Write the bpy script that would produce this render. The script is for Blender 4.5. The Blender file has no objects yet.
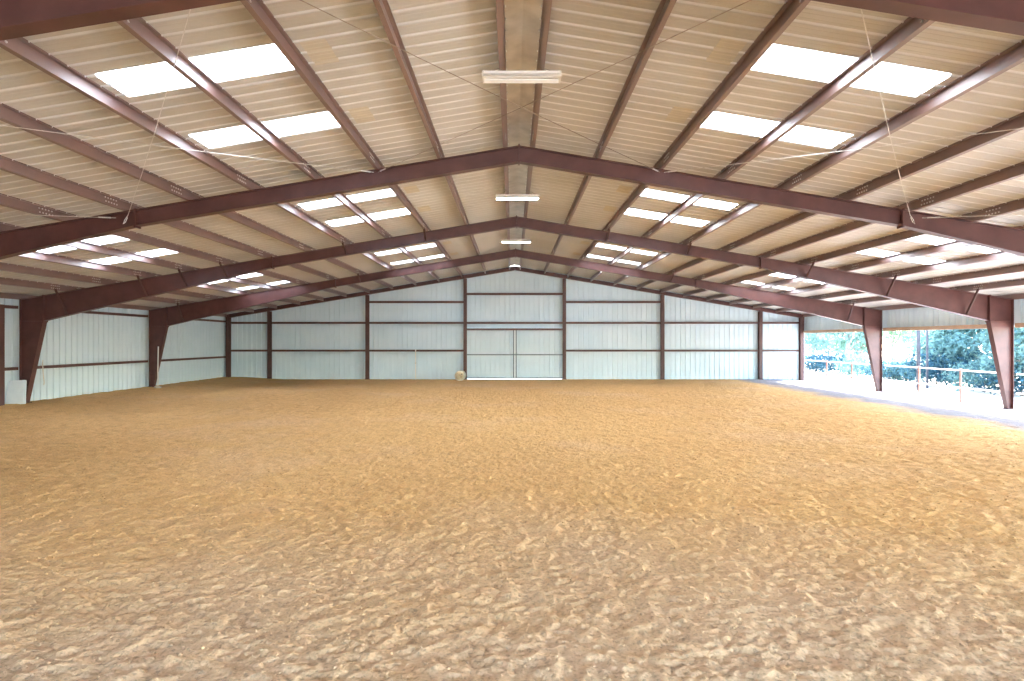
import bpy, math, random
import numpy as np
from mathutils import Vector, Matrix, Quaternion
random.seed(7); rng = np.random.default_rng(11)
SC = bpy.context.scene
COL = SC.collection
PI = math.pi

# ------------------------------------------------------------------ sizes
CAMX, CAMH = -0.15, 2.39
SL = 1/6.0                                  # roof slope 2:12
RIDGE = 6.88                                # purlin underside (rafter top) at the ridge
FY = [5.95, 13.15, 20.58, 27.87]            # portal frames
WY = 35.65                                  # far wall
Y0 = -9.35                                  # open near end of the roof
PZ = 0.205                                  # purlin depth
EAVE = 18.1
def zb(x): return RIDGE - SL*abs(x)
def zr(x): return zb(x) + PZ
PX = [1.8 + 1.44*i for i in range(11)]       # purlin lines, ridge to eave
def smooth(a, b, x):
    t = min(1, max(0, (x-a)/(b-a))); return t*t*(3-2*t)
def floor_z(x, y=20):
    return 0.15*smooth(-14.0, -17.4, x)*smooth(10, 16, y) - 0.2*smooth(16.6, 19.5, x)

# ------------------------------------------------------------------ materials
def nt(name):
    m = bpy.data.materials.new(name); m.use_nodes = True
    n = m.node_tree; n.nodes.clear()
    o = n.nodes.new('ShaderNodeOutputMaterial')
    return m, n, o
def N(n, t, **kw):
    k = n.nodes.new(t)
    for a, v in kw.items():
        if a.startswith('i_'): k.inputs[a[2:].replace('_', ' ')].default_value = v
        else: setattr(k, a, v)
    return k
def ramp(n, stops):
    r = n.nodes.new('ShaderNodeValToRGB'); e = r.color_ramp.elements
    e[0].position, e[0].color = stops[0][0], (*stops[0][1], 1)
    e[1].position, e[1].color = stops[-1][0], (*stops[-1][1], 1)
    for p, c in stops[1:-1]:
        q = e.new(p); q.color = (*c, 1)
    return r
def paint(name, c1, c2, rough=0.45, scale=3.0, metal=0.0, bump=0.0, spec=0.5, coat=0.0, detail=6, cior=1.5, crough=0.3):
    """a worn painted surface: two close tones mixed by noise"""
    m, n, o = nt(name); L = n.links.new
    tc = N(n, 'ShaderNodeTexCoord'); nz = N(n, 'ShaderNodeTexNoise'); nz.inputs['Scale'].default_value = scale
    nz.inputs['Detail'].default_value = detail
    L(tc.outputs['Object'], nz.inputs['Vector'])
    r = ramp(n, [(0.35, c1), (0.68, c2)]); L(nz.outputs['Fac'], r.inputs['Fac'])
    b = N(n, 'ShaderNodeBsdfPrincipled'); L(r.outputs['Color'], b.inputs['Base Color'])
    b.inputs['Roughness'].default_value = rough; b.inputs['Metallic'].default_value = metal
    b.inputs['Specular IOR Level'].default_value = spec
    b.inputs['Coat Weight'].default_value = coat; b.inputs['Coat Roughness'].default_value = crough; b.inputs['Coat IOR'].default_value = cior
    if bump:
        bp = N(n, 'ShaderNodeBump'); bp.inputs['Strength'].default_value = bump; bp.inputs['Distance'].default_value = 0.01
        L(nz.outputs['Fac'], bp.inputs['Height']); L(bp.outputs['Normal'], b.inputs['Normal'])
    L(b.outputs['BSDF'], o.inputs['Surface'])
    return m
def emit(name, c, s):
    m, n, o = nt(name); e = N(n, 'ShaderNodeEmission'); e.inputs['Color'].default_value = (*c, 1); e.inputs['Strength'].default_value = s
    n.links.new(e.outputs['Emission'], o.inputs['Surface']); return m

M = {}
M['steel'] = paint('red_oxide_steel', (0.078, 0.029, 0.026), (0.115, 0.044, 0.038), 0.42, 2.5, spec=0.5)
M['purlin'] = paint('red_oxide_purlin', (0.115, 0.045, 0.036), (0.165, 0.066, 0.050), 0.52, 1.6, spec=0.8, coat=1.0, cior=2.2, crough=0.56)
M['girt'] = paint('red_oxide_girt', (0.075, 0.034, 0.030), (0.110, 0.050, 0.042), 0.5, 2.0)
M['wall'] = paint('white_steel_sheet', (0.64, 0.79, 0.87), (0.70, 0.83, 0.90), 0.42, 0.8, spec=0.4)
M['roof'] = paint('off_white_roof_sheet', (0.51, 0.49, 0.44), (0.60, 0.575, 0.52), 0.38, 0.5, spec=0.5)
def roof_sheet_mat():
    # off-white sheet: mottled tan flats, light caught on the ribs painted as pale stripes (one every 0.305 m)
    m, n, o = nt('off_white_roof_sheet'); L = n.links.new
    tc = N(n, 'ShaderNodeTexCoord'); nz = N(n, 'ShaderNodeTexNoise'); nz.inputs['Scale'].default_value = 0.45; nz.inputs['Detail'].default_value = 7
    L(tc.outputs['Object'], nz.inputs['Vector'])
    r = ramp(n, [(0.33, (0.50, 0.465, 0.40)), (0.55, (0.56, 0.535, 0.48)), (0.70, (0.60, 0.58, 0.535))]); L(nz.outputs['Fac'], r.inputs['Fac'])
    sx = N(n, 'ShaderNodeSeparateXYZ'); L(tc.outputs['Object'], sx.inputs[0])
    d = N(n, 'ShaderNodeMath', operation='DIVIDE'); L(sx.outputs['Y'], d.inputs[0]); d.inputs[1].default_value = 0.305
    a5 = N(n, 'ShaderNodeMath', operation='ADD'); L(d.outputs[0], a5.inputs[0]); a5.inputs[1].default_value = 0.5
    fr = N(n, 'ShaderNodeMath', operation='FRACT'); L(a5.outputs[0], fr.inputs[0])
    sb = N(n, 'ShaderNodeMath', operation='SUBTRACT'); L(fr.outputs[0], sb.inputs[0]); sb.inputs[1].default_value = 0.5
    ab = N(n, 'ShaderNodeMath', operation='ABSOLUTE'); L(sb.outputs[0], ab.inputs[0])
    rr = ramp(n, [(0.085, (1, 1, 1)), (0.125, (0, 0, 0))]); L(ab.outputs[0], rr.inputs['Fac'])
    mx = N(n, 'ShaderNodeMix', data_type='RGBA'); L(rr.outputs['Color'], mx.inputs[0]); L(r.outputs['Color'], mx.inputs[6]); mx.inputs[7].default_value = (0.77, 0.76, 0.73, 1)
    b = N(n, 'ShaderNodeBsdfPrincipled'); L(mx.outputs[2], b.inputs['Base Color']); b.inputs['Roughness'].default_value = 0.36
    L(b.outputs['BSDF'], o.inputs['Surface']); return m
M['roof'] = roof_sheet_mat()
M['galv'] = paint('galvanised_steel', (0.46, 0.42, 0.35), (0.62, 0.57, 0.49), 0.30, 3, metal=0.5)
M['zinc'] = paint('zinc_bolt', (0.70, 0.70, 0.70), (0.82, 0.82, 0.82), 0.3, 9, metal=0.5)
M['rod'] = paint('steel_rod', (0.30, 0.25, 0.20), (0.42, 0.36, 0.30), 0.4, 9, metal=0.3)
M['doorframe'] = paint('blue_grey_tube', (0.10, 0.15, 0.18), (0.15, 0.20, 0.23), 0.4, 4, metal=0.2)
M['fixture'] = paint('white_enamel', (0.80, 0.78, 0.72), (0.86, 0.84, 0.79), 0.3, 6)
M['tube_off'] = paint('unlit_tube', (0.82, 0.82, 0.80), (0.86, 0.86, 0.84), 0.15, 6)
M['tube_on'] = emit('lit_tube', (0.72, 0.90, 1.0), 40)
M['tube_dim'] = emit('dim_tube', (1.0, 0.95, 0.88), 7)
M['plastic'] = paint('white_plastic', (0.80, 0.87, 0.92), (0.85, 0.92, 0.96), 0.4, 5)
M['pvc'] = paint('white_pvc', (0.78, 0.77, 0.73), (0.84, 0.83, 0.80), 0.35, 5)
M['cream'] = paint('cream_drum', (0.60, 0.53, 0.40), (0.74, 0.69, 0.57), 0.5, 7)
M['tan'] = paint('tan_drum_head', (0.50, 0.40, 0.24), (0.62, 0.52, 0.36), 0.6, 9)
M['rope'] = paint('pale_rope', (0.66, 0.63, 0.58), (0.76, 0.74, 0.69), 0.8, 30)
M['fence'] = paint('rust_primer_pipe', (0.34, 0.16, 0.12), (0.44, 0.22, 0.17), 0.5, 6)
M['header'] = paint('bounce_lit_header', (0.40, 0.26, 0.17), (0.48, 0.32, 0.22), 0.5, 3)  # lighter than the other steel: bounce from the sunlit ground put into the colour
M['bark'] = paint('grey_bark', (0.14, 0.12, 0.11), (0.24, 0.21, 0.19), 0.85, 8, bump=0.5)
M['pole'] = paint('weathered_pole', (0.045, 0.043, 0.050), (0.075, 0.072, 0.08), 0.8, 6, bump=0.3)
M['rubber'] = paint('dark_rubber', (0.03, 0.028, 0.026), (0.06, 0.05, 0.045), 0.7, 6)

def skylight_mat(name, c, tr):
    m, n, o = nt(name); L = n.links.new
    tc = N(n, 'ShaderNodeTexCoord'); nz = N(n, 'ShaderNodeTexNoise'); nz.inputs['Scale'].default_value = 4
    L(tc.outputs['Object'], nz.inputs['Vector'])
    r = ramp(n, [(0.3, c), (0.7, tuple(min(1, v*1.04) for v in c))]); L(nz.outputs['Fac'], r.inputs['Fac'])
    t = N(n, 'ShaderNodeBsdfTranslucent'); d = N(n, 'ShaderNodeBsdfDiffuse'); mx = N(n, 'ShaderNodeMixShader')
    mx.inputs[0].default_value = tr
    L(r.outputs['Color'], t.inputs['Color']); L(r.outputs['Color'], d.inputs['Color'])
    L(d.outputs[0], mx.inputs[1]); L(t.outputs[0], mx.inputs[2]); L(mx.outputs[0], o.inputs['Surface'])
    return m
M['sky_panel'] = skylight_mat('white_fibreglass', (0.90, 0.93, 0.95), 0.5)
M['lap_panel'] = skylight_mat('yellowed_fibreglass', (0.60, 0.54, 0.42), 0.03)

def leaf_mat(name, c1, c2):
    m, n, o = nt(name); L = n.links.new
    tc = N(n, 'ShaderNodeTexCoord'); nz = N(n, 'ShaderNodeTexNoise'); nz.inputs['Scale'].default_value = 1.7
    nz.inputs['Detail'].default_value = 8
    L(tc.outputs['Object'], nz.inputs['Vector'])
    r = ramp(n, [(0.35, c1), (0.65, c2)]); L(nz.outputs['Fac'], r.inputs['Fac'])
    t = N(n, 'ShaderNodeBsdfTranslucent'); d = N(n, 'ShaderNodeBsdfDiffuse'); mx = N(n, 'ShaderNodeMixShader')
    mx.inputs[0].default_value = 0.3
    L(r.outputs['Color'], t.inputs['Color']); L(r.outputs['Color'], d.inputs['Color'])
    L(d.outputs[0], mx.inputs[1]); L(t.outputs[0], mx.inputs[2]); L(mx.outputs[0], o.inputs['Surface'])
    return m
M['leaf_a'] = leaf_mat('blue_green_leaves', (0.085, 0.155, 0.145), (0.17, 0.285, 0.25))
M['leaf_b'] = leaf_mat('mid_green_leaves', (0.095, 0.18, 0.15), (0.18, 0.30, 0.245))
M['leaf_c'] = leaf_mat('light_green_leaves', (0.075, 0.145, 0.085), (0.13, 0.22, 0.135))
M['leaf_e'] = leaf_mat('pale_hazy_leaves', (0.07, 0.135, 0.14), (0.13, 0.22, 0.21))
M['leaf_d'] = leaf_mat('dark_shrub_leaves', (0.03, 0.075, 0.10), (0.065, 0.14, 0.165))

def dirt_mat():
    m, n, o = nt('arena_dirt'); L = n.links.new
    tc = N(n, 'ShaderNodeTexCoord')
    def noise(s, d=8, rr=0.6, vec=None):
        k = N(n, 'ShaderNodeTexNoise'); k.inputs['Scale'].default_value = s; k.inputs['Detail'].default_value = d
        k.inputs['Roughness'].default_value = rr; L(vec or tc.outputs['Object'], k.inputs['Vector']); return k
    big = noise(0.22, 5); mid = noise(2.6, 8, 0.65); fine = noise(26, 6, 0.7); grit = noise(90, 3, 0.7)
    r1 = ramp(n, [(0.34, (0.58, 0.325, 0.125)), (0.50, (0.74, 0.440, 0.170)), (0.68, (0.84, 0.535, 0.230))])
    L(mid.outputs['Fac'], r1.inputs['Fac'])
    r2 = ramp(n, [(0.34, (0.33, 0.235, 0.165)), (0.47, (0.70, 0.445, 0.200)), (0.62, (0.84, 0.55, 0.26))])
    L(fine.outputs['Fac'], r2.inputs['Fac'])
    mx = N(n, 'ShaderNodeMix', data_type='RGBA'); mx.inputs[0].default_value = 0.55
    L(r1.outputs['Color'], mx.inputs[6]); L(r2.outputs['Color'], mx.inputs[7])
    # damp grey patches
    rb = ramp(n, [(0.50, (0, 0, 0)), (0.64, (1, 1, 1))]); L(big.outputs['Fac'], rb.inputs['Fac'])
    mg = N(n, 'ShaderNodeMix', data_type='RGBA'); L(mx.outputs[2], mg.inputs[6]); 
    rg = ramp(n, [(0.36, (0.50, 0.365, 0.265)), (0.48, (0.78, 0.575, 0.395)), (0.64, (0.86, 0.66, 0.465))]); L(fine.outputs['Fac'], rg.inputs['Fac']); L(rg.outputs['Color'], mg.inputs[7])
    # the hard pale dusty strip along the open side, and bluish light at the near end painted as a greyer zone
    sx = N(n, 'ShaderNodeSeparateXYZ'); L(tc.outputs['Object'], sx.inputs[0])
    yy = N(n, 'ShaderNodeMath', operation='MULTIPLY_ADD'); L(big.outputs['Fac'], yy.inputs[0]); yy.inputs[1].default_value = -9.0; L(sx.outputs['Y'], yy.inputs[2])
    yr = N(n, 'ShaderNodeMapRange'); yr.inputs['From Min'].default_value = 4.2; yr.inputs['From Max'].default_value = -1.6; L(yy.outputs[0], yr.inputs['Value'])
    ml = N(n, 'ShaderNodeMath', operation='MULTIPLY'); L(rb.outputs['Color'], ml.inputs[0]); ml.inputs[1].default_value = 0.22
    mm = N(n, 'ShaderNodeMath', operation='MAXIMUM'); L(ml.outputs[0], mm.inputs[0]); L(yr.outputs['Result'], mm.inputs[1])
    L(mm.outputs[0], mg.inputs[0])
    wob = noise(0.5, 6); wm = N(n, 'ShaderNodeMath', operation='MULTIPLY_ADD'); L(wob.outputs['Fac'], wm.inputs[0])
    wm.inputs[1].default_value = 2.6; L(sx.outputs['X'], wm.inputs[2])
    mr = N(n, 'ShaderNodeMapRange'); mr.inputs['From Min'].default_value = 14.5; mr.inputs['From Max'].default_value = 15.5
    L(wm.outputs[0], mr.inputs['Value'])
    rp = ramp(n, [(0.3, (0.22, 0.215, 0.23)), (0.7, (0.29, 0.28, 0.295))]); L(mid.outputs['Fac'], rp.inputs['Fac'])
    mp = N(n, 'ShaderNodeMix', data_type='RGBA'); L(mr.outputs['Result'], mp.inputs[0]); L(mg.outputs[2], mp.inputs[6]); L(rp.outputs['Color'], mp.inputs[7])
    b = N(n, 'ShaderNodeBsdfPrincipled'); b.inputs['Roughness'].default_value = 0.95; b.inputs['Specular IOR Level'].default_value = 0.15
    L(mp.outputs[2], b.inputs['Base Color'])
    ad = N(n, 'ShaderNodeMath', operation='MULTIPLY_ADD'); L(grit.outputs['Fac'], ad.inputs[0]); ad.inputs[1].default_value = 0.35; L(fine.outputs['Fac'], ad.inputs[2])
    bp = N(n, 'ShaderNodeBump'); bp.inputs['Strength'].default_value = 0.8; bp.inputs['Distance'].default_value = 0.03
    L(ad.outputs[0], bp.inputs['Height']); L(bp.outputs['Normal'], b.inputs['Normal'])
    L(b.outputs['BSDF'], o.inputs['Surface']); return m
M['dirt'] = dirt_mat()
M['ground'] = paint('pale_dry_ground', (0.50, 0.44, 0.37), (0.62, 0.56, 0.48), 0.95, 0.6, bump=0.4, spec=0.1)

# ------------------------------------------------------------------ mesh helpers
class MB:
    def __init__(s): s.v = []; s.f = []; s.sm = []
    def add(s, vs, fs, smooth=False):
        b = len(s.v); s.v += [tuple(p) for p in vs]
        for f in fs: s.f.append([i+b for i in f]); s.sm.append(smooth)
    def box(s, x0, x1, y0, y1, z0, z1):
        s.add([(x0,y0,z0),(x1,y0,z0),(x1,y1,z0),(x0,y1,z0),(x0,y0,z1),(x1,y0,z1),(x1,y1,z1),(x0,y1,z1)],
              [(3,2,1,0),(4,5,6,7),(0,1,5,4),(1,2,6,5),(2,3,7,6),(3,0,4,7)])
    def bar(s, a, b, w, h, up=(0, 0, 1)):
        """rectangular bar from a to b, w sideways, h along up"""
        a, b = Vector(a), Vector(b); d = (b-a).normalized(); u = Vector(up)
        sd = d.cross(u).normalized(); u = sd.cross(d).normalized()
        vs = []
        for p in (a, b):
            for i, j in ((-1,-1),(1,-1),(1,1),(-1,1)): vs.append(p + sd*(i*w/2) + u*(j*h/2))
        s.add(vs, [(3,2,1,0),(4,5,6,7),(0,1,5,4),(1,2,6,5),(2,3,7,6),(3,0,4,7)])
    def tube(s, pts, r, n=8, cap=True):
        pts = [Vector(p) for p in pts]; rs = r if isinstance(r, (list, tuple)) else [r]*len(pts)
        ref = Vector((0.13, 0.31, 0.94)); rings = []
        for i, p in enumerate(pts):
            d = (pts[min(i+1, len(pts)-1)] - pts[max(i-1, 0)]).normalized()
            a = d.cross(ref).normalized(); b2 = d.cross(a)
            rings.append([p + (a*math.cos(2*PI*k/n) + b2*math.sin(2*PI*k/n))*rs[i] for k in range(n)])
        vs = [q for rg in rings for q in rg]; fs = []
        for i in range(len(pts)-1):
            for k in range(n): fs.append((i*n+k, i*n+(k+1)%n, (i+1)*n+(k+1)%n, (i+1)*n+k))
        s.add(vs, fs, True)
        if cap: s.add(rings[0], [tuple(range(n))]); s.add(rings[-1], [tuple(reversed(range(n)))])
    def extr(s, prof, place, t0, t1, closed=True):
        """extrude 2-D profile; place(u, v, t) -> point"""
        n = len(prof); vs = [place(u, v, t0) for u, v in prof] + [place(u, v, t1) for u, v in prof]
        fs = [(i, (i+1) % n, n+(i+1) % n, n+i) for i in range(n if closed else n-1)]
        if closed: fs += [tuple(reversed(range(n))), tuple(range(n, 2*n))]
        s.add(vs, fs)
    def lathe(s, prof, place, n=24):
        vs = []; fs = []; m = len(prof)
        for k in range(n):
            a = 2*PI*k/n
            for r, h in prof: vs.append(place(r*math.cos(a), r*math.sin(a), h))
        for k in range(n):
            for i in range(m-1): fs.append((k*m+i, ((k+1) % n)*m+i, ((k+1) % n)*m+i+1, k*m+i+1))
        s.add(vs, fs, True)
    def mesh(s, name):
        me = bpy.data.meshes.new(name); me.from_pydata(s.v, [], s.f)
        me.polygons.foreach_set('use_smooth', s.sm); me.update(); return me
def link(name, me, mat=None, parent=None, loc=(0, 0, 0)):
    if mat and not me.materials: me.materials.append(mat)
    o = bpy.data.objects.new(name, me); COL.objects.link(o); o.location = loc
    if parent: o.parent = parent
    return o
def part(name, mb, mat, parent, label=None):
    o = link(name, mb.mesh(name), M[mat], parent)
    if label: o['label'] = label
    return o
def tag(o, label, cat, group=None, kind=None):
    if label: o['label'] = label
    if cat: o['category'] = cat
    if group: o['group'] = group
    if kind: o['kind'] = kind
    return o
def single(name, mb, mat, label, cat, group=None, loc=(0, 0, 0), kind='thing'):
    return tag(link(name, mb.mesh(name), M[mat], None, loc), label, cat, group, kind)
def thing(name, label, cat, loc=(0, 0, 0), group=None, kind='thing'):
    o = bpy.data.objects.new(name, None); COL.objects.link(o); o.location = loc; o.empty_display_size = 0.2
    return tag(o, label, cat, group, kind)
def struct(name, mb, mat):
    o = link(name, mb.mesh(name), M[mat]); o['kind'] = 'structure'; return o
ORD = ['', 'first', 'second', 'third', 'fourth', 'fifth', 'sixth', 'seventh', 'eighth', 'ninth', 'tenth', 'eleventh', 'twelfth']

# ------------------------------------------------------------------ floor
def vnoise(x, y, s, seed):
    r = np.random.default_rng(seed); G = r.random((512, 512))
    u, v = x/s + 137.3, y/s + 211.7
    i, j = np.floor(u).astype(int), np.floor(v).astype(int); fu, fv = u-i, v-j
    fu = fu*fu*(3-2*fu); fv = fv*fv*(3-2*fv); i %= 512; j %= 512; i1, j1 = (i+1) % 512, (j+1) % 512
    return (G[i, j]*(1-fu)*(1-fv) + G[i1, j]*fu*(1-fv) + G[i, j1]*(1-fu)*fv + G[i1, j1]*fu*fv) - 0.5
def dirt_h(X, Y):
    c, s_ = math.cos(0.6), math.sin(0.6)
    h = 0
    for k, (sc, am) in enumerate(((1.7, .026), (0.62, .018), (0.25, .018), (0.115, .020), (0.06, .026), (0.034, .018))):
        a = 0.6*k + 0.3; c, s_ = math.cos(a), math.sin(a)
        q = vnoise(X*c - Y*s_, X*s_ + Y*c, sc, 31+k)
        if k in (1, 2, 3): q = 0.55 - 2*np.abs(q) if k == 2 else q
        h = h + am*q
    return h
def build_floor():
    nu = 900; u = np.linspace(-1, 1, nu); k = 2.4
    xs = 19.6*np.sinh(k*u)/math.sinh(k)
    ys = np.concatenate([np.linspace(Y0-0.6, 3.1, 40), np.geomspace(3.2, WY+0.15, 720)])
    X, Y = np.meshgrid(xs, ys)
    def sm(a, b, t):
        t = np.clip((t-a)/(b-a), 0, 1); return t*t*(3-2*t)
    base = 0.15*sm(-14.0, -17.4, X)*sm(10, 16, Y) if False else 0.15*(1-sm(-17.4, -14.0, X))*sm(10, 16, Y)
    base = base - 0.2*sm(16.6, 19.5, X)
    amp = 1 - 0.72*sm(14.5, 16.0, X)
    amp = amp*(1 - 0.6*sm(WY-1.2, WY-0.3, Y))
    Z = base + amp*dirt_h(X, Y) - 0.008
    nv = X.size; co = np.stack([X, Y, Z], -1).reshape(-1).astype(np.float32)
    R, C = X.shape; a = (np.arange(R-1)[:, None]*C + np.arange(C-1)[None, :]).reshape(-1)
    q = np.stack([a, a+1, a+C+1, a+C], -1).reshape(-1).astype(np.int32); nf = len(a)
    me = bpy.data.meshes.new('floor'); me.vertices.add(nv); me.vertices.foreach_set('co', co)
    me.loops.add(nf*4); me.loops.foreach_set('vertex_index', q); me.polygons.add(nf)
    me.polygons.foreach_set('loop_start', np.arange(0, nf*4, 4, dtype=np.int32))
    me.polygons.foreach_set('use_smooth', np.ones(nf, dtype=bool)); me.update(calc_edges=True)
    o = link('floor', me, M['dirt']); o['kind'] = 'structure'
    return o
build_floor()

def build_clods():
    """loose crumbs of dirt, uncountable"""
    mb = MB(); n = 5200
    d = 3.6*np.exp(rng.random(n)*1.35); px = (rng.random(n)-0.5)*1.95*d
    hz = dirt_h(px, d) - 0.008
    base = [(0,0,1),(1,0,0),(0,1,0),(-1,0,0),(0,-1,0),(0,0,-1)]
    fs = [(0,1,2),(0,2,3),(0,3,4),(0,4,1),(5,2,1),(5,3,2),(5,4,3),(5,1,4)]
    for x, y, z in zip(px, d, hz):
        r = 0.005 + 0.012*random.random()**3
        a = random.random()*PI
        c, s_ = math.cos(a), math.sin(a)
        vs = []
        for bx, by, bz in base:
            jx, jy, jz = [v*r*(0.65+0.7*random.random()) for v in (bx*1.25, by, bz*0.8)]
            vs.append((x+jx*c-jy*s_, y+jx*s_+jy*c, z+r*0.35+jz))
        mb.add(vs, fs, True)
    o = link('dirt', mb.mesh('dirt'), M['dirt']); tag(o, 'loose crumbs of tan dirt scattered over the arena floor', 'dirt', None, 'stuff')
build_clods()

# outside ground
g = MB()
nx, ny = 40, 40
def gz(x, y): return -0.24 + 0.10*math.sin(x*0.21+1)*math.sin(y*0.17) - 0.0
gx = [19.3 + 200*(i/nx)**2 for i in range(nx+1)]; gy = [-60 + 260*j/ny for j in range(ny+1)]
g.add([(x, y, gz(x, y) if x > 19.4 else -0.205) for y in gy for x in gx],
      [(j*(nx+1)+i, j*(nx+1)+i+1, (j+1)*(nx+1)+i+1, (j+1)*(nx+1)+i) for j in range(ny) for i in range(nx)], True)
g.add([(-60, -60, -.2), (19.3, -60, -.2), (19.3, Y0-0.5, -.2), (-60, Y0-0.5, -.2)], [(0, 1, 2, 3)])
g.add([(-90, WY+.45, -.15), (19.3, WY+.45, -.15), (19.3, 200, -.2), (-90, 200, -.2)], [(0, 1, 2, 3)])
struct('ground', g, 'ground')

# ------------------------------------------------------------------ corrugated sheets
def rib_profile(a, b, pitch=0.305, h=0.042, extra=(), minor=True, s0=0.030, s1=0.017):
    """[(t, rise)] of a ribbed sheet between a and b"""
    pts = {}
    k0 = math.floor(a/pitch)-1; raw = []
    for k in range(k0, math.ceil(b/pitch)+2):
        c = k*pitch
        raw += [(c-s0, 0), (c-s1, h), (c+s1, h), (c+s0, 0)]
        if minor:
            for q in (.102, .203): raw += [(c+q-.014, 0), (c+q-.006, .004), (c+q+.006, .004), (c+q+.014, 0)]
    raw.sort(); ts = np.array([r[0] for r in raw]); hs = np.array([r[1] for r in raw])
    keep = sorted(set([round(float(t), 5) for t in ts if a < t < b] + [a, b] + [e for e in extra if a < e < b]))
    return [(t, float(np.interp(t, ts, hs))) for t in keep]

# skylights: (bay start frame y) + offsets
SKY_OFF = ((2.26, 2.99), (4.56, 5.29))
UP = (PX[1]+0.03, PX[3]-0.15); LOW = (PX[6]+0.15, PX[8]+0.10)
bays = [5.65, 13.15, 20.65, 28.15]
holes = []
SKY_BAY = {0: SKY_OFF, 1: SKY_OFF, 2: ((3.35, 4.09), (6.42, 7.12)), 3: ((2.85, 3.59),)}
for bi, by in enumerate(bays):
    for si, (o0, o1) in enumerate(SKY_BAY[bi]):
        holes.append((bi, si, 'upper', by+o0, by+o1, UP))
        if bi in (1, 2): holes.append((bi, si, 'lower', by+o0, by+o1, LOW))
ye = sorted(set([h[3] for h in holes] + [h[4] for h in holes]))
RO = dict(h=0.034, s0=0.040, s1=0.012)
prof = rib_profile(Y0-0.3, WY+0.2, extra=ye, **RO)
xc = [0.30, UP[0], UP[1], LOW[0], LOW[1], EAVE+0.25]
roof = MB()
def in_hole(y, xm):
    for h in holes:
        if h[3] <= y <= h[4] and h[5][0] <= xm <= h[5][1]: return True
    return False
for sg in (-1, 1):
    b = len(roof.v)
    vs = [(sg*x, y, zr(x)+r+0.002) for (y, r) in prof for x in xc]
    n = len(xc); fs = []
    for j in range(len(prof)-1):
        ym = (prof[j][0]+prof[j+1][0])/2
        for i in range(n-1):
            if in_hole(ym, (xc[i]+xc[i+1])/2): continue
            fs.append((j*n+i, (j+1)*n+i, (j+1)*n+i+1, j*n+i+1))
    roof.add(vs, fs)
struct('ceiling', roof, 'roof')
rc = MB()
for sg in (-1, 1):
    rc.add([(0, Y0-.3, RIDGE+PZ+.045), (0, WY+.2, RIDGE+PZ+.045), (sg*.42, WY+.2, zr(.42)+.043), (sg*.42, Y0-.3, zr(.42)+.043)], [(0, 1, 2, 3)])
struct('trim_1', rc, 'galv')          # ridge cap

bay_txt = ['between the nearest and second rafters', 'between the second and third rafters', 'between the third and fourth rafters',
           'between the fourth rafter and the far wall']
for bi, si, lv, y0, y1, (xa, xb) in holes:
    for sg in (-1, 1):
        mb = MB(); pr = rib_profile(y0-0.012, y1+0.012, **RO)
        xs = (xa-0.02, xb+0.02); ref = Vector((sg*(xa+xb)/2, (y0+y1)/2, zr((xa+xb)/2)))
        vs = []
        for zz in (0.006, 0.010):
            vs += [Vector((sg*x, y, zr(x)+r+zz)) - ref for (y, r) in pr for x in xs]
        m = len(pr); fs = []
        for L_ in (0, 1):
            fs += [tuple(L_*2*m + q for q in (2*j, 2*j+2, 2*j+3, 2*j+1)) for j in range(m-1)]
        mb.add(vs[:2*m], fs[:m-1])
        side = 'left' if sg < 0 else 'right'
        lab = '%s %s white skylight, %s slope, %s' % ('front' if si == 0 else 'rear', 'upper' if lv == 'upper' else 'eave-side', side, bay_txt[bi])
        o = single('skylight', mb, 'sky_panel', lab, 'skylight', 'translucent roof skylights', ref)
        # yellowed end lap hanging below the steel sheet on the ridge side
        if lv == 'upper':
            lp = MB(); pl = rib_profile(y0+0.05, y1-0.03, **RO)
            lx = (xa-0.50, xa-0.14)
            lp.add([Vector((sg*x, y, zr(x)+r-0.004)) - ref for (y, r) in pl for x in lx], [(2*j, 2*j+2, 2*j+3, 2*j+1) for j in range(len(pl)-1)])
            part('end_lap', lp, 'lap_panel', o, 'yellowed end lap under the steel sheet')

# ------------------------------------------------------------------ purlins
ANG = math.atan(SL)
def zsec(sg):
    """Z section: top flange to the ridge, bottom flange to the eave; closed outline in (x, z), rotated to the slope"""
    w, h, t, lip = 0.068, PZ-0.006, 0.005, 0.02
    p = [(-t/2, 0.0), (-t/2, h-0.0), (w, h), (w, h-lip), (w-t, h-lip), (w-t, h-t), (t/2, h-t), (t/2, -0.0), (-w, 0.0), (-w, lip), (-w+t, lip), (-w+t, t), (-t/2, t)]
    p = [(t/2, 0.0), (t/2, h-t), (w-t, h-t), (w-t, h-lip), (w, h-lip), (w, h), (-t/2, h), (-t/2, t), (-w+t, t), (-w+t, lip), (-w, lip), (-w, 0.0)]
    c, s_ = math.cos(ANG), math.sin(ANG)
    out = []
    for x, z in p:
        X, Z = x*c - z*s_*1.0, z*c + x*s_      # on the left slope the roof rises towards +x
        out.append((X if sg < 0 else -X, Z))
    return out
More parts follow.
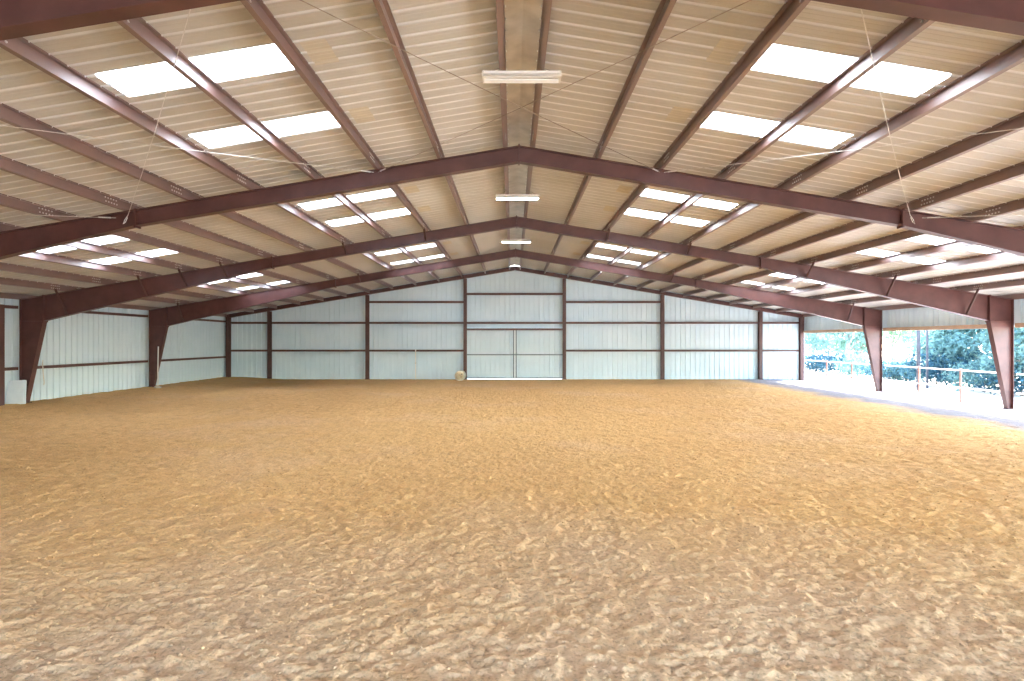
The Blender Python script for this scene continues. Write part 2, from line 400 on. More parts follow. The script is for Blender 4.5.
def purlin_mesh(sg):
    mb = MB(); pr = zsec(sg)
    if sg > 0: pr = pr[::-1]
    mb.extr(pr, lambda u, v, t: (u, t, v), Y0, WY-0.312); nf = len(mb.f)
    c, s_ = math.cos(ANG), math.sin(ANG)
    for fy in FY:
        for side in (-1, 1):
            for k in range(5):
                y = fy + side*(0.42 + 0.085*k)
                for hz in (0.055, 0.145):
                    x = 0.0028; X, Z = x*c - hz*s_, hz*c + x*s_
                    sx = 1 if sg < 0 else -1
                    p0 = Vector((sx*X, y, Z)); d = Vector((sx*c, 0, s_))*0.012
                    mb.tube([p0, p0+d], 0.017, 6)
    # roofing screws poking through beside the top flange
    y = Y0+0.15
    while y < WY-0.4:
        x, hz = 0.085, PZ-0.012; X, Z = x*c - hz*s_, hz*c + x*s_; sx = 1 if sg < 0 else -1
        p0 = Vector((sx*X, y, Z)); mb.tube([p0, p0-Vector((0, 0, 0.024))], 0.0085, 5); y += 0.305
    me = mb.mesh('purlin'); idx = np.ones(len(mb.f), dtype=np.int32); idx[:nf] = 0
    me.polygons.foreach_set('material_index', idx); return me
for sg in (-1, 1):
    pm = purlin_mesh(sg); pm.materials.append(M['purlin']); pm.materials.append(M['zinc'])
    side = 'left' if sg < 0 else 'right'
    for i, x in enumerate(PX):
        o = link('roof_purlin', pm, None, None, (sg*x, 0, zb(x)+0.003))
        tag(o, 'long red-brown steel roof purlin, %s from the ridge on the %s slope' % (ORD[i+2], side), 'purlin', 'roof purlins', 'thing')
    o = link('roof_purlin', pm, None, None, (sg*0.30, 0, zb(0.30)+0.003))
    tag(o, 'long red-brown steel purlin beside the ridge, on its %s side' % side, 'purlin', 'roof purlins', 'thing')
    # eave strut
    mb = MB(); mb.extr([(0, 0), (.08, 0), (.08, .02), (.01, .012), (.01, .17), (.08, .165), (.08, .19), (0, .19)], lambda u, v, t: (sg*(17.93+u), t, zb(17.95)+v), Y0, WY-.05)
    single('eave_strut', mb, 'purlin', 'long brown eave strut along the top of the %s side' % side, 'eave strut', 'eave struts')

# ------------------------------------------------------------------ portal frames
KX, OX, KD = 17.05, 17.9, 0.92
SPL = 8.82
def depth(x):
    if x <= SPL: return 0.365
    return 0.365 + (KD-0.365)*(x-SPL)/(KX-SPL)
def rafter_mb(sg, y, x0=0.012):
    mb = MB(); tw, fw, ft = 0.012, 0.20, 0.014
    X = [x0, SPL-.01, SPL+.01, KX-.015]
    top = [zb(x) for x in X]; bot = [zb(x)-depth(x) for x in X]
    for i in range(3):
        xa, xb = X[i], X[i+1]
        def quadbox(za0, za1, zb0, zb1, w):
            vs = [(sg*xa, y-w/2, za0), (sg*xb, y-w/2, zb0), (sg*xb, y+w/2, zb0), (sg*xa, y+w/2, za0),
                  (sg*xa, y-w/2, za1), (sg*xb, y-w/2, zb1), (sg*xb, y+w/2, zb1), (sg*xa, y+w/2, za1)]
            fs = [(3,2,1,0),(4,5,6,7),(0,1,5,4),(1,2,6,5),(2,3,7,6),(3,0,4,7)]
            if sg < 0: fs = [tuple(reversed(f)) for f in fs]
            mb.add(vs, fs)
        quadbox(bot[i]+ft, top[i]-ft, bot[i+1]+ft, top[i+1]-ft, tw)
        quadbox(top[i]-ft, top[i], top[i+1]-ft, top[i+1], fw)
        quadbox(bot[i], bot[i]+ft, bot[i+1], bot[i+1]+ft, fw)
    return mb
ZK = zb(KX)-KD
BX = 17.71
def column_mb(sg, y, z0):
    mb = MB(); tw, fw, ft = 0.012, 0.20, 0.016
    out = lambda pts, w: (mb.add([(sg*x, y-w/2, z) for x, z in pts] + [(sg*x, y+w/2, z) for x, z in pts],
        [tuple(range(len(pts))), tuple(range(2*len(pts)-1, len(pts)-1, -1))] + [(i, len(pts)+i, len(pts)+(i+1) % len(pts), (i+1) % len(pts)) for i in range(len(pts))]))
    out([(BX+ft, z0), (OX-ft, z0), (OX-ft, zb(OX)), (KX+ft, zb(KX)), (KX+ft, ZK)], tw)          # web
    out([(BX, z0), (BX+ft, z0), (KX+ft, ZK), (KX, ZK)], fw)                                      # inner flange
    out([(OX-ft, z0), (OX, z0), (OX, zb(OX)), (OX-ft, zb(OX)+.004)], fw)                         # outer flange
    out([(KX, zb(KX)-.014), (OX, zb(OX)-.014), (OX, zb(OX)), (KX, zb(KX))], fw)                  # cap
    return mb
fr_lab = ['nearest brown steel portal frame, its rafters cut off by the top corners',
          'second brown steel portal frame, with rope ends hanging on its rafters',
          'third brown steel portal frame, meeting the floor beside the white panel',
          'farthest brown portal frame, just in front of the far wall']
brace_at = {0: [], 1: [], 2: [1, 3, 6, 8, 10], 3: [4, 10]}
for k, fy in enumerate(FY):
    t = thing('portal_frame', fr_lab[k], 'steel frame', (0, fy, 0), 'portal frames')
    for sg in (-1, 1):
        z0 = floor_z(sg*17.7) - 0.05
        c = part('column', column_mb(sg, 0, z0), 'steel', t)
        kp = MB(); kp.box(*sorted((sg*(KX+.016), sg*(OX-.016))), -.09, .09, ZK-.01, ZK+.006)
        part('stiffener', kp, 'steel', c)
        bp = MB(); bp.box(*sorted((sg*(BX-.06), sg*(OX+.03))), -.14, .14, z0, z0+.075); part('base_plate', bp, 'steel', c)
        r = part('rafter', rafter_mb(sg, 0), 'steel', t)
        kn = MB(); kn.box(*sorted((sg*(KX-.016), sg*(KX+.014))), -.11, .11, ZK-.05, zb(KX)+.02); part('knee_plate', kn, 'steel', r)
        sp = MB(); sp.box(*sorted((sg*(SPL-.018), sg*(SPL+.018))), -.105, .105, zb(SPL)-.41, zb(SPL)+.02)
        for hz in (-.09, -.27):
            sp.tube([(sg*(SPL-.05), -.05, zb(SPL)+hz), (sg*(SPL+.05), -.05, zb(SPL)+hz)], .012, 6)
        part('splice_plate', sp, 'steel', r)
        rp = MB(); rp.box(*sorted((sg*.001, sg*.017)), -.105, .105, zb(0)-.40, zb(0)+.03); part('ridge_plate', rp, 'steel', r)
        at = list(brace_at[k])
        if k == 2 and sg < 0: at.append(7)
        for i in at:
            x = PX[i]; br = MB(); a = Vector((sg*x, -.06, zb(x)-depth(x)+.01)); e = Vector((sg*(x+0.0), -.62, zb(x)+.06))
            br.bar(a, e, .007, .085); br.bar(a+Vector((sg*.034, 0, .040)), e+Vector((sg*.034, 0, .040)), .075, .007)
            part('flange_brace', br, 'girt', r)

# ------------------------------------------------------------------ far wall
DXL, DXR, DTOP = -3.02, 3.02, 3.09
WS = WY + 0.0
w = MB(); prf = rib_profile(-EAVE-.05, EAVE+.05, extra=(DXL, DXR, 0.0), minor=True)
vs = []; fs = []
for x, r in prf:
    inside = DXL <= x <= DXR
    vs += [(x, WS+.01+r, -.15), (x, WS+.01+r, DTOP), (x, WS+.01+r, zr(x)+.01)]
for j in range(len(prf)-1):
    xm = (prf[j][0]+prf[j+1][0])/2; a = 3*j
    if not (DXL < xm < DXR): fs.append((a, a+3, a+4, a+1))
    if True: fs.append((a+1, a+4, a+5, a+2))
w.add(vs, fs); struct('wall_far', w, 'wall')
# trim strip closing the top of the wall above the rake beam
for sg in (-1, 1):
    rk = MB()
    def sl(x0, x1, y0, y1, dz0, dz1):
        rk.add([(sg*x0, y0, zb(x0)+dz0), (sg*x1, y0, zb(x1)+dz0), (sg*x1, y1, zb(x1)+dz0), (sg*x0, y1, zb(x0)+dz0),
                (sg*x0, y0, zb(x0)+dz1), (sg*x1, y0, zb(x1)+dz1), (sg*x1, y1, zb(x1)+dz1), (sg*x0, y1, zb(x0)+dz1)],
               [(3,2,1,0),(4,5,6,7),(0,1,5,4),(1,2,6,5),(2,3,7,6),(3,0,4,7)])
    sl(0.003, 18.0, WS-.30, WS-.06, .086, .10); sl(0.003, 18.0, WS-.30, WS-.288, .06, .086); sl(0.003, 18.0, WS-.262, WS-.25, -.06, .086); sl(0.003, 18.0, WS-.27, WS-.06, -.072, -.06)
    single('rake_beam', rk, 'steel', 'sloping red-brown rake beam along the far gable, %s half' % ('left' if sg < 0 else 'right'), 'beam', 'rake beams')
    cl = MB()
    rk = cl; sl(0.003, 18.05, WS-.05, WS-.02, .01, PZ-.02)
    o = struct('trim_2' if sg < 0 else 'trim_3', cl, 'girt')
CX = [-15.3, -9.2, -3.1, 3.08, 9.2, 15.3]
cname = ['leftmost inner', 'second from left', 'left of the double door', 'right of the double door', 'second from right', 'rightmost inner']
for i, x in enumerate(CX):
    mb = MB(); y0, y1 = WS-.29, WS-.05; zt = zb(x)-.092
    mb.box(x-.10, x+.10, y0, y0+.012, -.1, zt); mb.box(x-.10, x+.10, y1-.012, y1, -.1, zt); mb.box(x-.006, x+.006, y0+.012, y1-.012, -.1, zt)
    c = single('wall_column', mb, 'girt', {2: 'dark brown wall column on the left of the double door', 3: 'dark brown wall column on the right of the double door'}.get(i, 'dark brown far wall column, ' + ['the leftmost before the corner', 'second from the left corner', '', '', 'second from the right corner', 'the rightmost before the corner'][i]), 'column', 'far wall columns')
    bp = MB(); bp.box(x-.13, x+.13, y0-.03, y1, -.1, .03); part('base_plate', bp, 'girt', c)
for sg in (-1, 1):
    mb = MB(); x = sg*17.86
    mb.box(x-.11, x+.11, WS-.30, WS-.285, -.1, zb(17.86)); mb.box(x-.11, x+.11, WS-.08, WS-.065, -.1, zb(17.86)); mb.box(x-.007, x+.007, WS-.285, WS-.08, -.1, zb(17.86))
    single('corner_column', mb, 'girt', 'brown steel corner column at the %s end of the far wall' % ('left' if sg < 0 else 'right'), 'column', 'far corner columns')
def girt_x(x0, x1, z, y=WS-.27, d=.20):
    """C girt lying along x; web horizontal"""
    mb = MB(); h = .12; t = .006
    pr = [(0, -h/2), (0, h/2), (.03, h/2), (.03, h/2-t), (t, h/2-t), (t, h/2-.012), (d-t, h/2-.012), (d-t, h/2), (d, h/2), (d, -h/2), (d-t, -h/2), (d-t, h/2-.024), (t, h/2-.024), (t, -h/2)]
    mb.extr(pr, lambda u, v, q: (q, y+u, z+v), x0, x1); return mb
edges = [-17.75] + CX + [17.75]
rows = {'low': 1.79, 'mid': 3.52, 'high': 4.82}
bayn = ['in the leftmost bay', 'in the second bay from left', 'in the bay left of the door', 'above the door', 'in the bay right of the door', 'in the second bay from right', 'in the rightmost bay']
for i in range(7):
    a, b = edges[i]+.1, edges[i+1]-.1
    if i in (0, 6): zs = [('lower', 1.79), ('upper', 3.52)]
    elif i in (1, 5): zs = [('lower', 1.79), ('upper', 3.52)]
    elif i in (2, 4): zs = [('lowest', 1.79), ('middle', 3.52), ('topmost', 4.82)]
    else: zs = [('lower', 3.52), ('upper', 5.32)]
    for nm, z in zs:
        single('wall_girt', girt_x(a, b, z), 'girt', '%s horizontal brown girt on the far wall %s' % (nm, bayn[i]), 'girt', 'far wall girts')
single('door_header', girt_x(CX[2]+.1, CX[3]-.1, DTOP+.03), 'girt', 'brown header channel right above the white double door', 'header')

# sliding double door
for k, (xa, xb, nm) in enumerate(((DXL-.03, -.004, 'left'), (.004, DXR+.03, 'right'))):
    mb = MB(); pr = rib_profile(xa, xb); y = WS-.03
    vs = []
    for x, r in pr: vs += [(x, y+r, .018), (x, y+r, DTOP+.03)]
    mb.add(vs, [(2*j, 2*j+2, 2*j+3, 2*j+1) for j in range(len(pr)-1)])
    d = struct('door_%d' % (k+1), mb, 'wall'); d['label'] = '%s leaf of the white sheet metal double door' % nm
    s = MB(); xi = xb-.075 if k == 0 else xa+.075; s.box(xi-.03, xi+.03, y-.075, y-.005, .05, DTOP-.03); part('stile', s, 'doorframe', d, 'blue-grey inner stile')
    if k == 0:
        s = MB(); s.box(-.042, .050, y-.05, y-.004, .05, DTOP+.12); part('gap_light_strip', s, 'plastic', d, 'pale strip for the light between the leaves')  # pale part standing in for the line of daylight between the leaves
    s = MB(); s.box(xa, xb, y-.07, y-.01, 1.50, 1.565); part('middle_rail', s, 'doorframe', d, 'grey middle rail')
    s = MB(); s.box(xa, xb, y-.07, y-.01, .05, .11); part('bottom_rail', s, 'doorframe', d, 'grey bottom rail')
# pale sill strip seen below the door
sill = MB(); sill.box(DXL, DXR, WS-.12, WS+.4, -.1, .012); struct('trim_4', sill, 'pvc')

# ------------------------------------------------------------------ side walls
wl = MB(); prf = rib_profile(Y0-.3, WS+.02, minor=True)
vs = []
for y, r in prf: vs += [(-EAVE-.02-r, y, -.15), (-EAVE-.02-r, y, zr(EAVE)+.02)]
wl.add(vs, [(2*j, 2*j+1, 2*j+3, 2*j+2) for j in range(len(prf)-1)]); struct('wall_left', wl, 'wall')
wn = MB(); prf2 = rib_profile(-EAVE-.05, EAVE+.05, extra=(-8.0, 8.0, 0.0), minor=False)
vs = []
for x, r in prf2: vs += [(x, Y0-.25-r, -.15), (x, Y0-.25-r, 4.4), (x, Y0-.25-r, zr(x)+.01)]
wn.add(vs, [f for j in range(len(prf2)-1) for f in ([(3*j+1, 3*j+4, 3*j+5, 3*j+2)] + ([] if abs(prf2[j][0]+prf2[j+1][0]) < 16.0 else [(3*j, 3*j+3, 3*j+4, 3*j+1)]))])
struct('wall_near_unseen', wn, 'wall')  # unseen near gable, put in with an opening sized to set the light inside
HZ = 2.92
wr = MB(); vs = []
for y, r in prf: vs += [(EAVE+.02+r, y, HZ), (EAVE+.02+r, y, zr(EAVE)+.02)]
wr.add(vs, [(2*j, 2*j+2, 2*j+3, 2*j+1) for j in range(len(prf)-1)]); struct('wall_right', wr, 'wall')
def girt_y(y0, y1, x, z, sg, d=.18, h=.105):
    mb = MB(); t = .006
    pr = [(0, -h/2), (0, h/2), (d, h/2), (d, h/2-t), (t, h/2-t), (t, -h/2+t), (d, -h/2+t), (d, -h/2)]
    mb.extr(pr, lambda u, v, q: (x+sg*u, q, z+v), y0, y1); return mb
for (y0, y1), nm in (((19.0, 20.45), 'beside the white panel'), ((20.72, 27.74), 'between the third and fourth frames'), ((28.0, 35.33), 'between the fourth frame and the corner')):
    for z, r in ((1.40, 'lower'), (3.60, 'upper')):
        single('wall_girt', girt_y(y0, y1, -17.91, z, -1), 'girt', '%s brown girt on the left wall %s' % (r, nm), 'girt', 'left wall girts')
for (y0, y1), nm in (((13.27, 20.46), 'nearest'), ((20.70, 27.75), 'second'), ((27.99, 35.33), 'farthest')):
    single('header_channel', girt_y(y0, y1, 17.91, HZ+.03, 1, d=.19, h=.16), 'header', '%s bounce-lit header channel above the open right side' % nm, 'header', 'right side headers')
# jamb post at the left edge
jb = MB()
jb.box(-18.1, -17.9, 19.69, 19.702, -.1, 3.66); jb.box(-18.1, -17.9, 19.878, 19.89, -.1, 3.66); jb.box(-18.1, -18.088, 19.702, 19.878, -.1, 3.66)
jb.box(-17.912, -17.9, 19.702, 19.878, -.1, 3.66)
single('wall_post', jb, 'girt', 'dark brown post against the left wall, cut by the picture edge', 'post')

# ------------------------------------------------------------------ bracing rods and ropes
def rod(a, b, r, name, label, cat, grp, mat='rod', eye=False):
    a, b = Vector(a), Vector(b); n = 12
    pts = [a.lerp(b, i/n) - Vector((0, 0, 0.03*math.sin(PI*i/n))) for i in range(n+1)]
    mb = MB(); mb.tube(pts, r, 6)
    o = single(name, mb, mat, label, cat, grp)
    e = MB(); d = (a-b).normalized(); p = a - d*0.22
    e.tube([p-d*.12, p+d*.12], .016, 8); part('turnbuckle', e, 'zinc', o, 'pale turnbuckle')
    return o
F1, F0 = FY[1], FY[0]
def rz(x, dz): return zb(x) - dz
for sg, nm in ((1, 'right'), (-1, 'left')):
    ot = 'left' if sg > 0 else 'right'
    rod((sg*3.25, F1-.02, rz(3.25, .05)), (-sg*3.1, F0, rz(3.1, .05)), .0062, 'brace_rod', 'thin bracing rod crossing under the ridge from the second frame, %s of the ridge' % nm, 'bracing rod', 'roof bracing rods')
    rod((sg*3.35, F1-.02, rz(3.35, .04)), (sg*9.7, F0, rz(9.7, .05)), .0062, 'brace_rod', 'thin pale bracing rod below the %s skylights running out to the picture edge' % nm, 'bracing rod', 'roof bracing rods', 'rope')
    rod((sg*9.3, F1-.02, rz(9.3, .10)), (sg*15.9, F0, rz(15.9, .06)), .0062, 'brace_rod', 'short thin bracing rod ending at the second frame by the %s rope' % nm, 'bracing rod', 'roof bracing rods', 'rope')
    # pale pull rope tied off at the rafter splice
    a = Vector((sg*8.95, F1-.13, rz(8.95, .12))); b = Vector((sg*3.5, F0+.1, rz(3.5, .12))); pts = []
    for i in range(15):
        q = i/14; pts.append(a.lerp(b, q) - Vector((0, 0, 0.10*math.sin(PI*q))))
    mb = MB(); mb.tube(pts, .0058, 6)
    o = single('pull_rope', mb, 'rope', 'pale rope slanting down to the second frame on the %s slope' % nm, 'rope', 'pale ropes')
    h = MB(); h.tube([a+Vector((0, 0, 0)), a+Vector((sg*.07, 0, -.10)), a+Vector((sg*.10, -.01, -.20)), a+Vector((sg*.05, -.01, -.16)), a+Vector((sg*.01, 0, -.05))], .008, 6)
    part('knot', h, 'rope', o)

# ------------------------------------------------------------------ strip lights
def strip_light(y, z, state, label):
    t = thing('strip_light', label, 'light', (0, y, z), 'ridge strip lights'); L_ = .625
    hs = MB(); pr = [(-.13, -.02), (-.125, -.022), (-.05, .035), (.05, .035), (.125, -.022), (.13, -.02), (.055, .06), (.055, .10), (-.055, .10), (-.055, .06)]
    hs.extr(pr, lambda u, v, q: (q, u, v), -L_, L_); part('housing', hs, 'fixture', t)
    for sg in (-1, 1):
        e = MB(); e.extr([(-.13, -.025), (.13, -.025), (.06, .10), (-.06, .10)], lambda u, v, q: (q, u, v), sg*L_-.012, sg*L_+.012); part('end_cap', e, 'fixture', t)
        tb = MB(); tb.tube([(-L_+.03, sg*.06, .004), (L_-.03, sg*.06, .004)], .019, 12)
        part('tube', tb, {'off': 'tube_off', 'on': 'tube_on', 'dim': 'tube_dim'}[state], t, 'lit tube' if state != 'off' else None)
        w_ = MB(); top = Vector((sg*.30, 0, zb(.3)-z+.02))
        w_.tube([(sg*.42, 0, .10), top], .006, 5); w_.tube([(sg*.55, 0, .10), top + Vector((0, .02, 0))], .006, 5); part('hanger_wire', w_, 'rod', t)
strip_light(9.25, CAMH+4.27, 'off', 'nearest ceiling strip light, white and unlit, below the ridge')
strip_light(16.75, CAMH+4.20, 'on', 'brightest lit strip light, second along the ridge')
strip_light(24.4, CAMH+4.24, 'dim', 'third strip light along the ridge, small and softly lit')

# ------------------------------------------------------------------ small things by the walls
p = MB(); P = Matrix.Translation((-17.76, 20.16, floor_z(-17.7)-.03)) @ Matrix.Rotation(-.16, 4, 'X') @ Matrix.Rotation(-.05, 4, 'Y')
q = MB(); nseg = 6
def rr(wd, ht, rad):
    out = []
    for cx, cz, a0 in ((wd/2-rad, ht-rad, 0), (-wd/2+rad, ht-rad, 90), (-wd/2+rad, rad, 180), (wd/2-rad, rad, 270)):
        for k in range(nseg+1):
            a = math.radians(a0 + 90*k/nseg); out.append((cx+rad*math.cos(a), cz+rad*math.sin(a)))
    return out
q.extr(rr(.70, .88, .05), lambda u, v, t: P @ Vector((u*(1-.14*v), t, v)), -.018, .018)
q.extr(rr(.58, .74, .05), lambda u, v, t: P @ Vector((u*(1-.14*v), t, v+.07)), -.026, -.019)
single('white_panel', q, 'plastic', 'white plastic panel leaning at the foot of the left column', 'panel')
# pole standing on a round base
t = thing('jump_pole', 'white pole standing on a round base before the left wall', 'pole', (-17.1, 27.2, floor_z(-17.1)))
mb = MB(); mb.tube([(0, 0, .05), (.0, 0, 1.0), (.02, .0, 1.98)], .027, 10); part('pole', mb, 'pvc', t)
mb = MB(); mb.lathe([(0, 0), (.15, -.03), (.16, .05), (.12, .09), (.04, .11), (0, .11)], lambda a, b, h: (a, b, h), 18); part('base', mb, 'cream', t, 'cream round base')
# rope hanging over the girt
mb = MB(); mb.tube([(-17.93, 21.5, 1.43), (-17.895, 21.5, 1.66), (-17.89, 21.49, 1.45), (-17.885, 21.50, 1.15), (-17.88, 21.52, .95), (-17.885, 21.55, .80), (-17.89, 21.53, .72)], .016, 7)
single('lead_rope', mb, 'rope', 'white rope hanging from the lower girt beside the left column', 'rope')
# riser pipe on far wall
mb = MB(); x = (417.0-514)*35.3/569-.15
mb.tube([(x, WS-.30, -.1), (x, WS-.30, 1.84)], .03, 10)
mb.tube([(x, WS-.30, 1.84), (x, WS-.30, 1.87)], .045, 10)
o = single('riser_pipe', mb, 'pvc', 'thin white pipe standing against the far wall left of the door', 'pipe')
cl = MB(); cl.box(x-.05, x+.05, WS-.34, WS-.26, 1.0, 1.04); part('clamp', cl, 'galv', o)
# drum lying on its side
t = thing('round_drum', 'cream round drum lying on its side left of the door', 'drum', ((461.3-514)*34.2/569-.15, 34.55, .0)); R_ = .30
mb = MB(); pr = [(R_-.05, -.42), (R_, -.42), (R_+.012, -.40), (R_, -.38), (R_, -.15), (R_+.012, -.13), (R_, -.11), (R_, .13), (R_+.012, .15), (R_, .17), (R_, .38), (R_+.012, .40), (R_, .42), (0, .42)]
mb.lathe(pr, lambda a, b, h: (a, h, b+R_-.01), 28); part('shell', mb, 'cream', t)
mb = MB(); mb.lathe([(0, -.385), (.10, -.39), (.11, -.40), (.24, -.40), (.25, -.39), (R_-.05, -.39), (R_-.05, -.42)], lambda a, b, h: (a, h, b+R_-.01), 28); part('head', mb, 'tan', t, 'tan sunken drum head')
mb = MB(); mb.lathe([(0, -.43), (.035, -.43), (.04, -.40)], lambda a, b, h: (a+.12, h, b+R_+.10), 12); part('bung', mb, 'rubber', t, 'dark bung')

# ------------------------------------------------------------------ pipe fence on the open side
def fence(y0, y1, label, with_posts=True):
    t = thing('pipe_fence', label, 'fence', (18.0, (y0+y1)/2, -.1), 'pipe fence between the right columns')
    off = Vector((18.0, (y0+y1)/2, -.1))
    def P_(y, z): return Vector((18.0, y, z)) - off
    for z, n_ in ((1.20, 'top_rail'), (.50, 'lower_rail')):
        mb = MB(); mb.tube([P_(y0, z), P_((y0+y1)/2, z), P_(y1, z)], .032, 10)
        part(n_, mb, 'pvc', t, 'pale pipe rail')  # rust pipe rails coloured pale to paint the sun glare on them
    L_ = y1-y0
    for f in (1/3, 2/3):
        mb = MB(); y = y0 + L_*f
        mb.tube([P_(y, -.35), P_(y, 1.25)], .042, 12); mb.tube([P_(y, 1.25), P_(y, 1.27)], .05, 12)
        part('post', mb, 'fence', t)
fence(13.25, 20.47, 'rusty pipe fence at the right picture edge, beyond the third frame')
fence(20.69, 27.76, 'rusty pipe fence with two posts between the third and fourth frames')
fence(27.98, 35.3, 'rusty pipe fence with two posts between the fourth frame and the corner')

# ------------------------------------------------------------------ outside: trees, shrubs, pole
def leaves(mb, c, rad, n, size):
    c = Vector(c)
    for _ in range(int(n*1.7)):
        d = Vector((random.gauss(0, 1), random.gauss(0, 1), random.gauss(0, 1))).normalized()
        r = random.random()**0.38
        p = c + Vector((d.x*rad[0], d.y*rad[1], d.z*rad[2]))*r
        s_ = size*(.6+.8*random.random()); q = Quaternion((random.gauss(0,1), random.gauss(0,1), random.gauss(0,1), random.gauss(0,1))).normalized()
        ps = [Vector((-.5*s_, 0, 0)), Vector((0, -.24*s_, .08*s_)), Vector((.55*s_, 0, 0)), Vector((0, .24*s_, .08*s_))]
        mb.add([p + q @ v for v in ps], [(0, 1, 2), (0, 2, 3)])
def tree(x, y, h, cr, kind, label, n=2600, lean=(0, 0), size=.30, low=.35, cl=9, trunk_r=.16):
    z0 = gz(x, y) - .1
    t = thing('tree', label, 'tree', (x, y, z0), 'trees beyond the pipe fence')
    tr = MB(); top = Vector((lean[0], lean[1], h*.72)); pts = []
    for i in range(7):
        q = i/6; pts.append(Vector((lean[0]*q+.10*math.sin(3*q+x), lean[1]*q+.10*math.cos(2.5*q+y), h*.72*q)))
    tr.tube(pts, [trunk_r*(1.15-.85*i/6) for i in range(7)], 9)
    crown = MB(); cents = []
    for i in range(cl):
        a = i*2.4+x; rr_ = cr*(.25+.55*random.random()); zz = h*(low+(0.95-low)*random.random())
        cents.append(Vector((lean[0]*zz/h + rr_*math.cos(a), lean[1]*zz/h + rr_*math.sin(a), zz)))
    for c in cents:
        k = min(5, max(2, int(c.z/h*6))); base = pts[k]
        base = base if base.z < c.z else pts[max(1, k-2)]
        tr.tube([base, base.lerp(c, .5)+Vector((0, 0, .15)), c], [trunk_r*.42, trunk_r*.28, trunk_r*.12], 6)
        leaves(crown, c, (cr*.52, cr*.52, h*.15+.2), n//cl, size)
    part('trunk', tr, 'bark', t); part('crown', crown, kind, t)
def shrub(x, y, w_, h, kind, label, n=900, size=.2):
    z0 = gz(x, y) - .05
    t = thing('shrub', label, 'shrub', (x, y, z0), 'shrubs beyond the pipe fence')
    st = MB(); fo = MB()
    for i in range(5):
        a = i*1.3+x; e = Vector((w_*.35*math.cos(a), w_*.35*math.sin(a), h*(.45+.3*random.random())))
        st.tube([(0, 0, 0), e*.5+Vector((0, 0, .1)), e], [.03, .02, .01], 5)
        leaves(fo, (e.x, e.y, h*(.36+.2*random.random())), (w_*.42, w_*.42, h*.42), n//5, size)
    part('stems', st, 'bark', t); part('foliage', fo, kind, t)
def at(px, X):            # point on the outside whose picture column is px
    return X, X*569/(px-514.)
T = [(806, 62, 12.0, 4.5, 'leaf_e', 'far pale tree in the gap by the far wall corner', 1500, (0, 0)),
     (830, 66, 11.0, 5.0, 'leaf_e', 'far pale tree behind the fence posts nearest the far wall', 1600, (0, 0)),
     (856, 60, 9.0, 4.5, 'leaf_e', 'far pale tree just left of the farthest right column', 1500, (0, 0)),
     (915, 62, 11.0, 5.5, 'leaf_e', 'far pale tree behind the grey utility pole', 1500, (0, 0)),
     (948, 58, 9.0, 5.0, 'leaf_e', 'far pale tree between the utility pole and the big dark tree', 1500, (0, 0)),
     (812, 31, 8.5, 3.0, 'leaf_a', 'tall blue-green tree beyond the fence, nearest the far wall corner', 2200, (.4, .2)),
     (842, 27.5, 7.5, 2.2, 'leaf_a', 'slim leaning tree seen between the far wall and the last column', 1300, (1.6, .6)),
     (861, 36, 6.5, 2.4, 'leaf_b', 'small round tree close left of the farthest right column', 1500, (0, 0)),
     (893, 36, 9.5, 3.2, 'leaf_c', 'pale light-green tree just right of the farthest right column', 1400, (.2, .1)),
     (938, 33, 7.0, 2.0, 'leaf_b', 'thin airy tree just right of the grey utility pole', 800, (.2, 0)),
     (974, 27, 6.6, 3.2, 'leaf_a', 'big dense dark tree left of the nearest right column', 4600, (0, .1)),
     (1012, 30, 8.0, 3.0, 'leaf_b', 'tall green tree partly behind the nearest right column', 2600, (0, 0)),
     (1040, 25, 6.0, 2.2, 'leaf_a', 'dark tree at the right picture edge beyond the column', 2000, (0, 0))]
for px, X, h, cr, kd, lb, n, ln in T:
    x, y = at(px, X); tree(x, y, h, cr, kd, lb, n, ln, low=.22 if n > 4000 else (.12 if X > 50 else .3), size=.5 if X > 50 else .34)
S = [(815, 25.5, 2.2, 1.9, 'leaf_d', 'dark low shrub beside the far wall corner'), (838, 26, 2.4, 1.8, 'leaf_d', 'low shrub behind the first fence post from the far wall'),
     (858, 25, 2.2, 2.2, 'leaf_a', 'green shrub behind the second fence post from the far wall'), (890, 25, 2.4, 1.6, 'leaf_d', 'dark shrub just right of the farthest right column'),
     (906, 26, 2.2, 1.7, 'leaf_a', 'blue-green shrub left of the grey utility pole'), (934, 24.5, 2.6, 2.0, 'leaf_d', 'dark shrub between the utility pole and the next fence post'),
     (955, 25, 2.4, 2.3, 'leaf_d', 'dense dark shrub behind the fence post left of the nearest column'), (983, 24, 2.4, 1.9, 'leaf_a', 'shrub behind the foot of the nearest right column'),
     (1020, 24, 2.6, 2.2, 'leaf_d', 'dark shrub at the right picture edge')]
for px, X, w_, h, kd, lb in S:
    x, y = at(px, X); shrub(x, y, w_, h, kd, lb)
t = thing('utility_pole', 'thick grey utility pole standing beyond the pipe fence', 'pole', (*at(917, 21.0), -.4))
mb = MB(); mb.tube([(0, 0, 0), (0, 0, 3.5), (.02, 0, 7.0)], [.095, .088, .08], 12); part('pole', mb, 'pole', t)
mb = MB(); mb.bar((-.5, 0, 6.5), (.5, 0, 6.5), .08, .1); part('crossarm', mb, 'pole', t)
mb = MB(); x, y = at(926, 22.5); mb.tube([(x, y, -.4), (x, y, 3.0), (x+.01, y, 6.2)], [.06, .055, .05], 10)
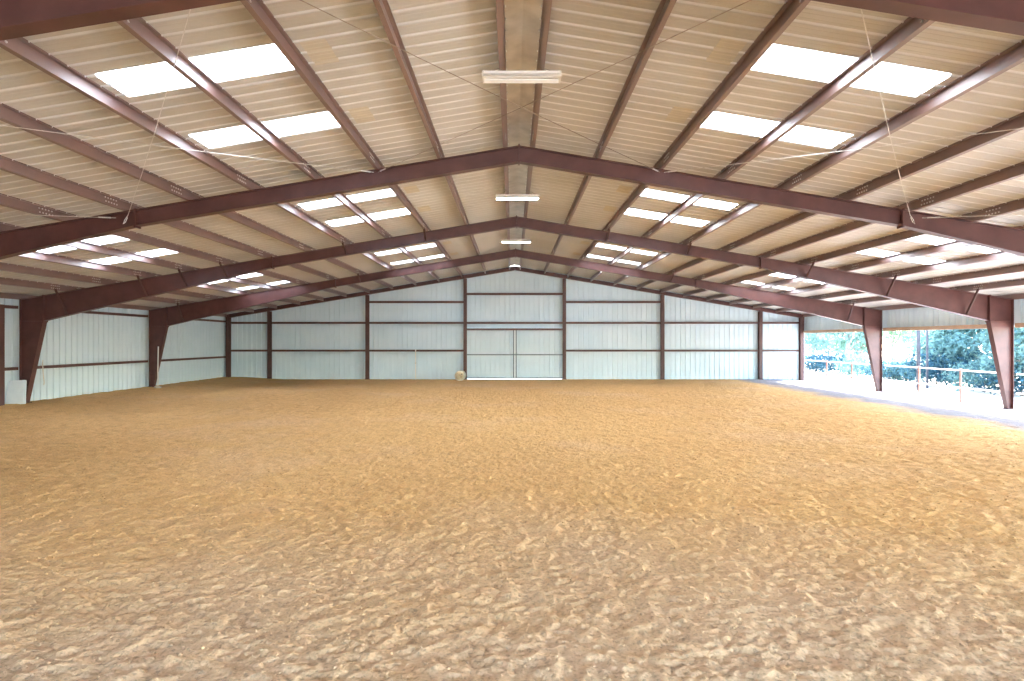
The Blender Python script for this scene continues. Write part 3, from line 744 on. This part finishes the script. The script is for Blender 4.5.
o = single('thin_post', mb, 'pole', 'thin pale post right behind the thick utility pole', 'post')
mb = MB(); mb.tube([(x+.01, y, 6.2), (x+.01, y, 6.24)], .065, 10); part('cap', mb, 'galv', o)

# ------------------------------------------------------------------ light
W = bpy.data.worlds.new('World'); SC.world = W; W.use_nodes = True; n = W.node_tree; n.nodes.clear()
sk = n.nodes.new('ShaderNodeTexSky'); sk.sky_type = 'NISHITA'; sk.sun_disc = False
SUN = Vector((2.8, 2.1, 2.9)).normalized()
sk.sun_elevation = math.asin(SUN.z); sk.sun_rotation = math.atan2(SUN.x, SUN.y); sk.air_density = 1.0; sk.dust_density = 1.2; sk.ozone_density = 1.0
bg = n.nodes.new('ShaderNodeBackground'); bg.inputs['Strength'].default_value = 0.40
ow = n.nodes.new('ShaderNodeOutputWorld'); n.links.new(sk.outputs[0], bg.inputs[0]); n.links.new(bg.outputs[0], ow.inputs[0])
sl_ = bpy.data.lights.new('sun', 'SUN'); sl_.energy = 7.0; sl_.angle = math.radians(.53); sl_.color = (1.0, .95, .87)
so = bpy.data.objects.new('sun', sl_); COL.objects.link(so); so.rotation_euler = (-SUN).to_track_quat('-Z', 'Y').to_euler(); so.location = (30, 30, 30)

# ------------------------------------------------------------------ camera
cd = bpy.data.cameras.new('camera'); cam = bpy.data.objects.new('camera', cd); COL.objects.link(cam)
cam.location = (CAMX, 0, CAMH); cam.rotation_euler = (PI/2, 0, 0)
cd.sensor_width = 36; cd.lens = 36*569/1024; cd.clip_start = .05; cd.clip_end = 800
cd.shift_x = -0.5/1024; cd.shift_y = 0.5/1024
SC.camera = cam
SC.view_settings.view_transform = 'Standard'; SC.view_settings.look = 'None'
SC.view_settings.exposure = 3.32; SC.view_settings.gamma = 1.0; SC.view_settings.use_curve_mapping = False
try:
    SC.cycles.use_denoising = True; SC.cycles.denoiser = 'OPENIMAGEDENOISE'
    SC.cycles.max_bounces = 12; SC.cycles.diffuse_bounces = 8; SC.cycles.sample_clamp_indirect = 6
except Exception: pass
